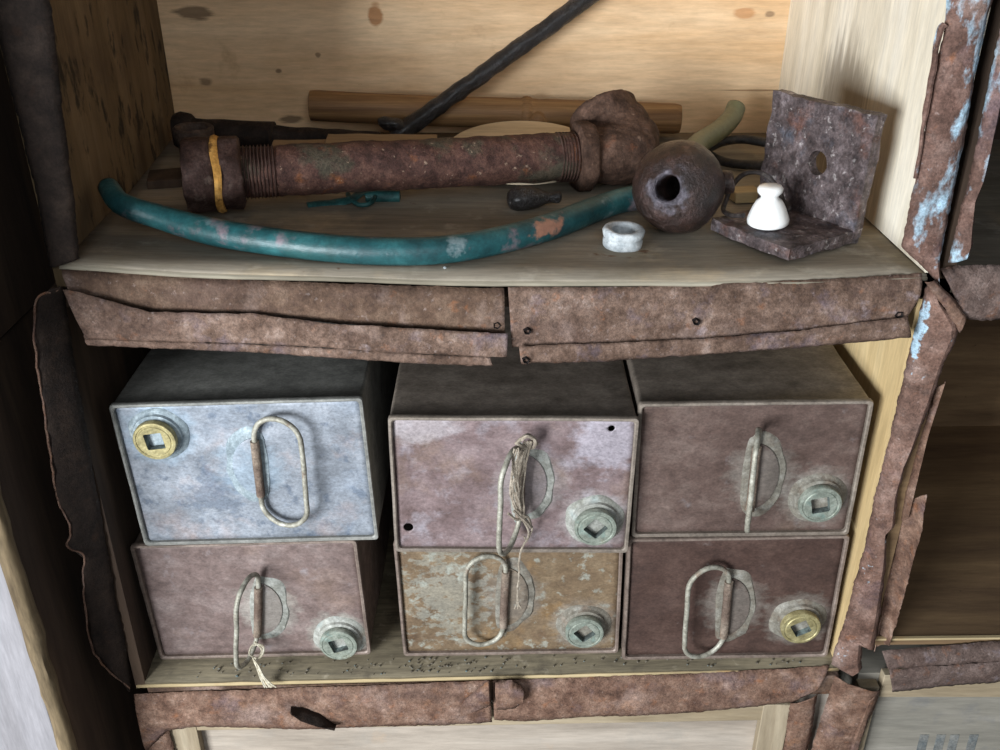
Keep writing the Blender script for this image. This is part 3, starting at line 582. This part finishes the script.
for k in range(3): strand(q, [(0.0203, 0.008, -0.3923), (0.0205, 0.011, -0.4068), (0.0206, 0.012, -0.4181)], .0006, 8, .0006, 30+k, (0, (k-1)*.001, (k-1)*.004))
tag(q.build('twine', M_twine, loc=(0.0291, -0.014, -0.1741)), 'knotted twine bundle hanging from the upper middle can handle', 'string')
M_string = mat('pale_string', [(.3, '#9a8f78'), (.5, '#bdb49e'), (.7, '#d6cfbd')], scale=160, rough=.9, bump=.4, fscale=700)
q = MB()
strand(q, [(-0.2894, 0.016, -0.4726), (-0.28, 0.012, -0.4797), (-0.2823, 0.004, -0.4845), (-0.2932, 0.006, -0.4833), (-0.2918, 0.014, -0.4769), (-0.2799, 0.014, -0.4754), (-0.2777, 0.006, -0.4818), (-0.2887, 0.0, -0.4869)], .0014, 60, .002, 41)
for k in range(7): strand(q, [(-0.2875, -0.002, -0.4802), (-0.2822, -0.006, -0.492), (-0.2759, -0.01, -0.5054), (-0.2685, -0.012, -0.5162)], .0008, 16, .0012, 50+k, (0, (k-3)*.0005, (k-3)*.0009, (k-3)*.0022))
tag(q.build('string', M_string, loc=(-0.2865, 0.01, -0.4794)), 'short frayed pale string tied to the lower left can handle', 'string')
# ------------------------------------------------------------------ things on the upper shelf
M_pipe = mat('pipe_rust', [(.28, '#261914'), (.45, '#47302a'), (.6, '#5f4339'), (.78, '#846558')], scale=45, rough=.75, metal=.2, bump=.6, fine=.35, fscale=420, seed=60,
             patches=[('#4b4a3c', .53, .62, 20, .7), ('#84502c', .6, .7, 40, .7), ('#b39a84', .63, .68, 150, .55), ('#2f221d', .6, .68, 70, .6)], bdist=.004)
M_elbow = mat('fitting_rust', [(.28, '#2c1e18'), (.5, '#4b372c'), (.72, '#695043')], scale=45, rough=.85, metal=.1, bump=.6, fine=.3, fscale=380, seed=63, patches=[('#7f4a2a', .62, .74, 30, .4), ('#20150f', .56, .68, 45, .6), ('#8a7060', .62, .68, 120, .5)], bdist=.004)
M_nut = mat('nut_rust', [(.25, '#241915'), (.5, '#43302a'), (.75, '#63504a')], scale=50, rough=.7, metal=.25, bump=.6, fine=.35, seed=64, patches=[('#7a6a60', .6, .7, 60, .6)], bdist=.004)
M_gasket = mat('yellow_gasket', [(.3, '#9a6c2e'), (.5, '#bd8b45'), (.7, '#d0a45e')], scale=60, rough=.8, bump=.3, patches=[('#5f3f1d', .62, .68, 50, .9)])
PA = Vector((-.3065, .168, .0446)); PB = Vector((.099, .262, .0375)); ax = (PB-PA).normalized()
PI_ = thing('rusty_pipe', 'long rusty threaded pipe lying across the shelf with nuts and an elbow end', 'pipe', (PA.x, PA.y, 0))
def on(t): return PA+(PB-PA)*t
def along(p0, length, prof, n=32, **k): return MB().lathe([(r, h*length) for r, h in prof], p0, ax, n, **k)
Lp = (PB-PA).length
r0 = .0268
q = MB(); q.lathe([(r0*(1 if .165 < i/80 < .955 else .965), Lp*i/80) for i in range(81)], PA, ax, 40); q.warp(35, .0018, 1).warp(110, .0012, 2).warp(12, .0012, 5)
q.build('pipe_body', M_pipe, PI_)
def thread(t0, t1, turns, m):
    n = turns*6; q = MB()
    q.lathe([(r0*.985+.0021*math.sin(2*PI*i/6), Lp*(t0+(t1-t0)*i/n)) for i in range(n+1)], PA, ax, 36, False, False)
    return q.warp(60, .0004).build('thread', m, PI_)
M_thread = mat('thread_rust', [(.25, '#2e201b'), (.5, '#4c3831'), (.75, '#6f5a50')], scale=60, rough=.65, metal=.35, bump=.2, seed=66)
thread(.065, .165, 11, M_thread); thread(.915, .968, 6, M_thread)
def nut(t0, length, r, sides, m, seed, name='nut', r2=None):
    q = MB(); k = sides*4; u = ax.orthogonal().normalized(); w = ax.cross(u); rows = []
    for h, f in ((0, .7), (0, .93), (.12, 1), (.5, 1.0), (.88, 1), (1, .93), (1, .7)):
        row = []
        for i in range(k):
            a = 2*PI*i/k; b = (a % (2*PI/sides))-PI/sides; rr = r*math.cos(PI/sides)/math.cos(b)
            rr = min(rr, r*.985)*f
            row.append(on(t0)+ax*(length*h)+(u*math.cos(a+.3)+w*math.sin(a+.3))*rr)
        rows.append(row)
    q.loops(rows); q.warp(45, .0022, seed).warp(130, .0008, seed)
    return q.build(name, m, PI_, sharp=50)
nut(-.065, .031, .0405, 8, M_nut, 1); nut(.022, .0235, .0400, 8, M_nut, 2); nut(.968, .019, .0410, 8, M_elbow, 3)
q = along(on(.010), .0085, [(.03, 0), (.0392, .05), (.0405, .5), (.0392, .95), (.03, 1)], 40); q.warp(28, .0035, 6).build('gasket', M_gasket, PI_)
# elbow: fused from a bent barrel and a collar facing up and back
q = MB(); e0 = on(1.0)
c1 = spline([e0, e0+ax*.028, e0+ax*.052+Vector((0, .004, .002)), e0+ax*.055+Vector((-.006, .028, .017)), e0+ax*.044+Vector((-.020, .050, .032))], 18)
q.tube(c1, [.030, .031, .032, .033, .034, .035, .036, .037, .037, .036, .036, .036, .035, .035, .035, .035, .034, .034], 28)
dr = Vector((-.33, .55, .62)).normalized()
q.lathe([(.03, -.004), (.039, -.002), (.041, .004), (.041, .018), (.039, .022), (.030, .022), (.028, .010)], c1[-1]-dr*.012, dr, 32)
o = q.build('elbow', M_elbow, PI_, merge=False)
d = o.modifiers.new('r', 'REMESH'); d.mode = 'VOXEL'; d.voxel_size = .0022; d.use_smooth_shade = True
bpy.context.view_layer.update(); apply_mods(o)
for v in o.data.vertices:
    p = v.co.copy(); v.co = p+noise.noise_vector(p*32)*.0028+noise.noise_vector(p*100)*.0014
o.data.materials.clear(); o.data.materials.append(M_elbow)
for f in o.data.polygons: f.use_smooth = True

# hose
M_hose = mat('hose_teal', [(.3, '#123236'), (.5, '#1f4c4f'), (.7, '#356769')], scale=30, rough=.42, bump=.25, fine=.14, fscale=300, seed=70, spec=.4,
             patches=[('#7d6a70', .57, .66, 26, .75), ('#23423f', .55, .7, 12, .6), ('#8f9a9c', .62, .72, 34, .5)],
             spots=[((.445, -.035, .016), (.018, .03, .009), '#a0705a', .85, 2.2), ((.68, .29, .03), (.17, .14, .2), '#67664a', .95, .3)])
hp = [(-.3965, .116, .047), (-0.3737, 0.0864, 0.039), (-0.3358, 0.0794, 0.028), (-0.2885, 0.0643, 0.02), (-0.2311, 0.046, 0.0165), (-0.1715, 0.0334, 0.0142), (-0.1139, 0.0281, 0.0122), (-0.0572, 0.0333, 0.0112), (0.0, 0.0601, 0.0112), (0.0613, 0.1083, 0.0115), (0.1243, 0.1738, 0.012), (.180, .206, .0125), (.218, .268, .019), (0.2369, 0.33, 0.0281), (0.275, 0.385, 0.0347), (0.2978, 0.42, 0.0425), (0.3062, 0.435, 0.053)]
P = spline(hp, 150); rr = [(.0105+.003*min(1, i/30)-.0012*max(0, (i-110)/40)) for i in range(150)]
q = MB(); q.tube(P, rr, 20, False)
q.tube([P[-1], P[-1]+(P[-5]-P[-1])*1.2], [rr[-1]*.7]*2, 16); 
q.grid([[P[-1]+(v-P[-1]) for v in []]]) if False else None
# end wall of the hose, an annulus at each end
o = q.warp(14, .0008).build('hose', M_hose, loc=(-.40, .118, 0)); tag(o, 'bent teal rubber hose curving along the shelf front and behind the ball', 'hose')
d = o.modifiers.new('t', 'SOLIDIFY'); d.thickness = .0028; d.offset = -1

# ball with a hole through it
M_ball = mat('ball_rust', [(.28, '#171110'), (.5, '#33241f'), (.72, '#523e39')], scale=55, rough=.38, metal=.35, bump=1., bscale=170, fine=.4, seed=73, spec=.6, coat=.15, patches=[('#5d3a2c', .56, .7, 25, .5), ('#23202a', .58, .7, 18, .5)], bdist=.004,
             spots=[((-.0190, -.041, .0600), (.021, .021, .021), '#7a7680', .55, 2.2)])  # pale glint round the hole's rim, painted into the colour
BCn = Vector((.1815, .122, .0448)); br = .0465
B = thing('iron_ball', 'dark pitted iron ball with a round hole facing out, beside the angle bracket', 'ball', (BCn.x, BCn.y, -.006))
hd = Vector((-.40, -.86, .26)).normalized(); rh = .0125
prof = []
a0 = math.asin(rh/br)
prof = [(rh*.94, -br*.7), (rh*.94, br*math.cos(a0)-.004), (rh, br*math.cos(a0)-.0010), (rh+.0018, br*math.cos(a0)+.0004)]+[(br*math.sin(a), br*math.cos(a)) for a in [a0+.10+(PI-a0-.10)*i/44 for i in range(44)]]
q = MB(); q.lathe(prof, BCn, hd, 64, True, True); q.warp(28, .0016, 2).warp(85, .0012, 4).warp(190, .0006, 5)
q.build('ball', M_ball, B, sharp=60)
q = MB(); q.lathe([(.011, 0), (.0125, .004), (.0115, .013), (.006, .0145)], BCn+Vector((.92, .05, .08)).normalized()*(br-.005), (.92, .05, .08), 20).warp(90, .0012).build('lug', M_ball, B)

# angle bracket
M_brk = mat('bracket_rust', [(.28, '#251e1f'), (.43, '#483d3c'), (.57, '#665a5a'), (.74, '#978c8d')], scale=60, rough=.55, metal=.3, bump=.9, bscale=140, fine=.4, fscale=300, seed=77, spec=.45,
            patches=[('#6d4637', .55, .66, 22, .6), ('#59626f', .55, .68, 30, .5), ('#b5adaa', .6, .66, 130, .6), ('#2a2224', .58, .66, 90, .6)], bdist=.005)
th = math.radians(33); ea = Vector((math.cos(th), math.sin(th), 0)); eb = Vector((-math.sin(th), math.cos(th), 0)); ez = Vector((0, 0, 1))
tip = Vector((.2750, .0285, .0008)); La, Lb, Lv, T_ = .104, .104, .126, .0125
AB = thing('angle_bracket', 'heavy pitted L-shaped iron bracket with a bolt hole, standing by the right wall', 'bracket', tip+ea*La*.5+eb*Lb*.4)
q = MB(); q.slab(tip, ea*(La-.002), eb*Lb, ez*T_, (40, 38, 5))
q.warp(40, .0016, 3).warp(120, .0012, 5); q.build('base_plate', M_brk, AB, sharp=50)
q = MB(); v0 = tip+ea*(La-T_)+ez*(T_*.4); VW = .130
q.slab(v0, ea*T_, eb*VW, ez*(Lv-T_*.4)+ea*.005, (5, 42, 40))
q.warp(40, .0016, 3).warp(120, .0012, 7)
o = q.build('upright_plate', M_brk, AB, sharp=50)
hc = v0+eb*(VW*.455)+ez*.062
c = MB(); c.lathe([(.0122, -.04), (.0122, .04)], hc, ea+ez*-.04, 26); c.warp(90, .001, 4)
cut(o, c)

# porcelain insulator
M_porc = mat('porcelain', [(.3, '#e4e4e2'), (.7, '#f2f2ef')], scale=20, rough=.25, bump=0, fine=.02, spec=.5, coat=.5)
ic = Vector((.2700, .0955, .0146))
INS = MB().lathe([(.006, 0), (.018, 0), (.0205, .002), (.0208, .006), (.0195, .010), (.0165, .018), (.0130, .0245), (.0092, .0275), (.0085, .0295), (.0100, .0315), (.0123, .0340), (.0126, .0375), (.0108, .0400), (.006, .0412), (.0005, .0413)], ic, (-.06, .0, 1), 40)
tag(INS.build('insulator', M_porc, loc=ic, sharp=60), 'small white porcelain insulator standing on the angle bracket base', 'insulator')

# wires and cable
M_wired = mat('dark_wire', [(.3, '#1f1c1b'), (.5, '#3a3432'), (.7, '#5a5450')], scale=120, rough=.6, metal=.3, bump=.4)
q = MB()
wp = [(0.2463, 0.1, 0.0219), (0.2378, 0.115, 0.0177), (0.2329, 0.13, 0.0158), (0.2353, 0.14, 0.0211), (0.2401, 0.145, 0.0346), (0.2502, 0.15, 0.0469), (0.262, 0.15, 0.0523), (0.2748, 0.15, 0.0501), (0.2838, 0.145, 0.0431), (0.2901, 0.14, 0.034), (0.2939, 0.135, 0.027), (0.2983, 0.125, 0.0218), (0.2915, 0.125, 0.0186), (0.2851, 0.13, 0.0212)]
q.tube(spline(wp, 90), .0026, 8).warp(60, .0012)
tag(q.build('wire_loop', M_wired, loc=(.26, .13, .01)), 'dark thin wire loop arching up behind the white insulator', 'wire')
M_cable = mat('black_cable', [(.3, '#1b1918'), (.5, '#2b2826'), (.7, '#3f3a37')], scale=60, rough=.6, bump=.3)
cp = [(0.3712, 0.3505, 0.02), (0.3413, 0.3708, 0.022), (0.3127, 0.3946, 0.022), (0.2839, 0.3952, 0.018), (0.2636, 0.3795, 0.012), (0.2674, 0.3574, 0.008), (0.2884, 0.3329, 0.0075), (0.3304, 0.3286, 0.0075), (0.3724, 0.3485, 0.008)]
tag(MB().tube(spline(cp, 70), .0056, 12).warp(30, .0012).build('cable', M_cable, loc=(.3, .33, 0)), 'short loop of black cable lying behind the angle bracket', 'cable')
M_tan = wood('tan_block', '#8f7a58', '#a8926c', '#bda884', 'x', 8, 80)
q = MB(); q.slab((.262, .203, 0), (.030, .004, 0), (-.004, .024, 0), (0, .002, .012), (4, 4, 3)).warp(60, .0008)
tag(q.build('wood_block', M_tan, loc=(.277, .215, 0), bevel=.001), 'small tan wood block on the shelf behind the insulator', 'block')

# white ring, pear weight
M_lead = mat('white_corroded', [(.3, '#8f979b'), (.5, '#b4babc'), (.7, '#d2d6d5')], scale=80, rough=.85, bump=.5, fine=.15, patches=[('#7d868a', .58, .7, 70, .6)])
rc = Vector((0.1231, 0.0849, -0.0045))
q = MB().lathe([(.0120, .0175), (.0125, .001), (.0185, 0), (.0200, .002), (.0203, .007), (.0185, .0088), (.0184, .0100), (.0205, .0118), (.0212, .0165), (.0195, .0192), (.0155, .0195)], rc, (.03, -.03, 1), 44, False, False)
q.grid([q.v[-44:], q.v[:44]], True)
tag(q.warp(70, .0010, 2).build('grooved_ring', M_lead, loc=rc, sharp=60), 'small chalky white grooved ring lying in front of the ball', 'ring')
M_pear = mat('pear_iron', [(.3, '#100e0d'), (.5, '#1f1b1a'), (.7, '#352f2c')], scale=70, rough=.36, metal=.3, bump=1., bscale=170, fine=.3, spec=.6, coat=.3, bdist=.006)
pc = Vector((0.0066, 0.187, 0.011)); pd = Vector((1, .08, .02)).normalized()
q = MB().lathe([(.0004, 0), (.006, .001), (.0105, .0045), (.0138, .011), (.0146, .018), (.0138, .026), (.0115, .034), (.0085, .041), (.0062, .046), (.0056, .050), (.0066, .054), (.0068, .058), (.0045, .0605), (.0005, .061)], pc, pd, 32)
tag(q.warp(60, .0016, 3).build('pear_weight', M_pear, loc=(pc.x+.03, pc.y, -.006)), 'black pear-shaped iron weight lying in front of the pipe', 'weight')

# green twisted strip under the pipe
M_green = mat('green_strip', [(.3, '#12302f'), (.5, '#1f4746'), (.7, '#33625f')], scale=60, rough=.55, bump=.4, seed=82)
GT = thing('twisted_strip', 'dark green twisted strip lying under the rusty pipe', 'strip', (-0.1647, 0.226, -0.003))
q = MB(); q.tube(spline([(-0.212, 0.1931, 0.001), (-0.1943, 0.1999, 0.001), (-0.1759, 0.2039, 0.002), (-0.1642, 0.2022, 0.006), (-0.1549, 0.2173, 0.008), (-0.1414, 0.2164, 0.006)], 40), [.0062]*40, 10, True, (0, -.5, 1)).warp(60, .001).build('flat_strip', M_green, GT)
q = MB(); q.tube(spline([(-0.1721, 0.2261, 0.004), (-0.1622, 0.1953, 0.006), (-0.151, 0.1846, 0.005), (-0.1408, 0.1918, 0.006), (-0.1419, 0.2199, 0.006), (-0.1508, 0.2376, 0.005)], 40), .0026, 8).warp(60, .001).build('knot', M_green, GT)
q = MB(); q.tube([(-0.1504, 0.2154, 0.004), (-0.1392, 0.2154, 0.004), (-0.1259, 0.2169, 0.0035), (-0.1124, 0.2169, 0.0035)], [.0058, .0068, .007, .007], 12).warp(80, .0008).build('tube_end', M_green, GT)

# back of the shelf: rod, bamboo, dark pipe, socket, slats, disc
M_black = mat('black_rod', [(.3, '#100f10'), (.5, '#1f1d1e'), (.7, '#3a3738')], scale=70, rough=.36, metal=.3, bump=1., bscale=190, fine=.4, seed=85, spec=.6, coat=.3, bdist=.006)
RD = thing('iron_rod', 'black pitted iron rod leaning diagonally up from the pile at the back', 'rod', (-.137, .43, 0))
a = Vector((-.139, .428, .0145)); b = Vector((0.1081, 0.475, 0.1784)); dv = b-a; b = a+dv*1.42
n = 90
q = MB(); q.tube([a.lerp(b, i/n) for i in range(n+1)], [.0125-.0015*min(1, i/18) for i in range(n+1)], 18).warp(60, .0016, 3).warp(160, .0008)
q.build('rod', M_black, RD)
q = MB(); q.tube(spline([a+Vector((-.018, -.004, .022)), a+Vector((-.006, -.002, .020)), a+Vector((.006, 0, .016)), a+Vector((.014, 0, .004))], 14), [.004, .006, .008, .009]+[.0095]*10, 14).warp(70, .002).build('bent_foot', M_black, RD)
M_bamb = mat('bamboo', [(.3, '#5d432b'), (.5, '#80603f'), (.7, '#9c7c54')], scale=110, stretch=(.03, 1, 1), rough=.6, bump=.25, fine=.12, seed=88, patches=[('#3d2a1a', .6, .7, 16, .7, (.5, 1, 1))],
             spots=[((.415, .0, .02), (.035, .05, .008), '#2f2016', .9, .8)])
p0 = Vector((-0.2542, 0.475, 0.0451)); p1 = Vector((0.241, 0.475, 0.0278)); D_ = p1-p0
BM = thing('bamboo_cane', 'split brown bamboo cane lying along the back wall of the shelf', 'cane', (p0.x, p0.y, 0))
q = MB(); q.lathe([(.017, .0), (.0195, .001)]+[(.0200+.0022*math.exp(-((i/60-.585)/.012)**2)-.001*math.exp(-((i/60-.61)/.01)**2), D_.length*i/60) for i in range(1, 60)]+[(.0185, D_.length), (.0155, D_.length), (.0150, D_.length-.03)], p0, D_, 28)
q.warp(10, .0015).build('cane', M_bamb, BM)
q = MB(); c0 = p0+D_*.585; q.lathe([(.0195, -.008), (.0222, -.005), (.0232, 0), (.0222, .004), (.0198, .008)], c0, D_, 28, False, False).build('node_ring', M_bamb, BM)
q = MB(); q.lathe([(.010, 0), (.0125, .003), (.009, .008), (.001, .010)], p0+D_*.615+Vector((0, -.017, -.004)), (.1, -1, .1), 14).warp(60, .002).build('branch_stub', M_bamb, BM)
M_dk = mat('dark_iron', [(.3, '#17120f'), (.5, '#261e1a'), (.7, '#3a2f28')], scale=50, rough=.75, metal=.15, bump=.6, seed=90, bdist=.004)
q0 = Vector((-.422, .425, .026)); q1 = Vector((-.155, .398, .0185)); dk = (q1-q0); 
DP = thing('dark_pipe', 'dark iron pipe with a wide head lying in the back left corner', 'pipe', (q0.x, q0.y, 0))
MB().lathe([(.0165, .02)]+[(.0165, .02+(.11)*i/10) for i in range(1, 11)]+[(.0125, .132)]+[(.0120, .134+(dk.length-.134)*i/20) for i in range(21)], q0, dk, 24).warp(40, .0015).build('shaft', M_dk, DP)
MB().lathe([(.014, 0), (.022, .002), (.0235, .008), (.0225, .020), (.0165, .026)], q0, dk, 20).warp(50, .002).build('head', M_dk, DP)
M_cup = mat('socket_iron', [(.3, '#2b221d'), (.5, '#40342d'), (.7, '#5c4d44')], scale=50, rough=.8, bump=.5, seed=92)
cc = Vector((-.3665, .322, .0042))
q = MB().lathe([(.0165, .046), (.0165, .006), (.0005, .005), (.0005, 0), (.0205, 0), (.0200, .030), (.0225, .034), (.0240, .040), (.0240, .050), (.0215, .0525), (.0180, .0515), (.0165, .046)], cc, (0, 0, 1), 36, False, False)
tag(q.warp(50, .0012).build('pipe_socket', M_cup, loc=cc), 'dark open pipe socket standing behind the left end of the pipe', 'pipe fitting')
M_slat = wood('slat_wood', '#6f5a45', '#8c7558', '#a48d6e', 'x', 6, 94)
M_slatp = wood('slat_pale', '#ab9678', '#c4b091', '#d6c5a8', 'x', 6, 95)
def slat(c, w, d, h, yaw, tilt, m, label, lift=0.):
    c = Vector(c); R_ = Matrix.Rotation(yaw, 3, 'Z') @ Matrix.Rotation(tilt, 3, 'X'); ex, ey, ez_ = (R_ @ Vector(v) for v in ((w, 0, 0), (0, d, 0), (0, 0, h)))
    q = MB().slab(c-ex*.5-ey*.5, ex, ey, ez_, (16, 4, 2)).warp(30, .0010, int(w*1000))
    return tag(q.build('plank', m, loc=c, bevel=.001), label, 'slat')
slat((-.145, .330, .013), .135, .060, .020, -.02, .22, M_slat, 'brown wood slat behind the middle of the pipe, below the rod foot')
slat((-.238, .345, .011), .085, .035, .018, .05, .1, M_slat, 'short dark wood slat behind the pipe, left of the brown slat')
slat((-.034, .332, .0235), .066, .034, .011, .04, .14, M_slatp, 'pale thin wood slat behind the pipe, against the round disc')
slat((-.385, .285, .0), .060, .050, .010, .25, 0, M_dark_wood, 'small dark wood offcut by the left wall behind the hose end')
M_disc = wood('disc_wood', '#bba98c', '#d0c0a4', '#e0d2ba', 'x', 6, 97)
dc = Vector((.028, .352, .0185)); dn = Vector((0, -.12, 1)).normalized()
q = MB().lathe([(.001, .0), (.092, .0), (.0945, .001), (.095, .004), (.0945, .007), (.092, .008), (.001, .008)], dc-dn*.004, dn, 72)
tag(q.build('wood_disc', M_disc, loc=(dc.x, dc.y, 0)), 'pale round wooden disc lying under and behind the rusty pipe', 'disc')
q = MB(); c = Vector((-0.0524, 0.024, -0.0045)); q.lathe([(.0003, 0), (.0018, .0008), (.0016, .002), (.0003, .0028)], c, (0, 0, 1), 7).warp(300, .0006)
tag(q.build('white_chip', M_lead, loc=c), 'tiny white chip at the shelf edge in front of the hose', 'chip')

# ------------------------------------------------------------------ light and camera
def area(name, loc, target, sx, sy, power, color):
    l = bpy.data.lights.new(name, 'AREA'); l.shape = 'RECTANGLE'; l.size = sx; l.size_y = sy; l.energy = power; l.color = color
    o = bpy.data.objects.new(name, l); COL.objects.link(o); o.location = loc
    o.rotation_euler = (Vector(target)-Vector(loc)).to_track_quat('-Z', 'Y').to_euler(); return o
area('window_daylight', (-1.5, -1.95, .02), (0, .1, -.2), 1.1, 1.0, 105, (.90, .95, 1))
area('front_fill', (.3, -2.0, .95), (0, .1, -.2), .8, .9, 9, (.92, .96, 1))  # added fill from behind the camera, set high to brighten the can tops
W = bpy.data.worlds.new('hut'); S.world = W; W.use_nodes = True
W.node_tree.nodes['Background'].inputs[0].default_value = (.75, .85, 1, 1)
W.node_tree.nodes['Background'].inputs[1].default_value = .16
cam = bpy.data.cameras.new('camera'); co = bpy.data.objects.new('camera', cam); COL.objects.link(co)
cam.sensor_width = 36; cam.lens = 970*36/1000; cam.clip_start = .02
co.location = (0, -.837, .348); co.rotation_euler = (math.radians(90-28.5), 0, 0)
S.camera = co
S.view_settings.view_transform = 'Standard'; S.view_settings.look = 'None'; S.view_settings.gamma = 1
S.view_settings.use_curve_mapping = False; S.view_settings.exposure = .35
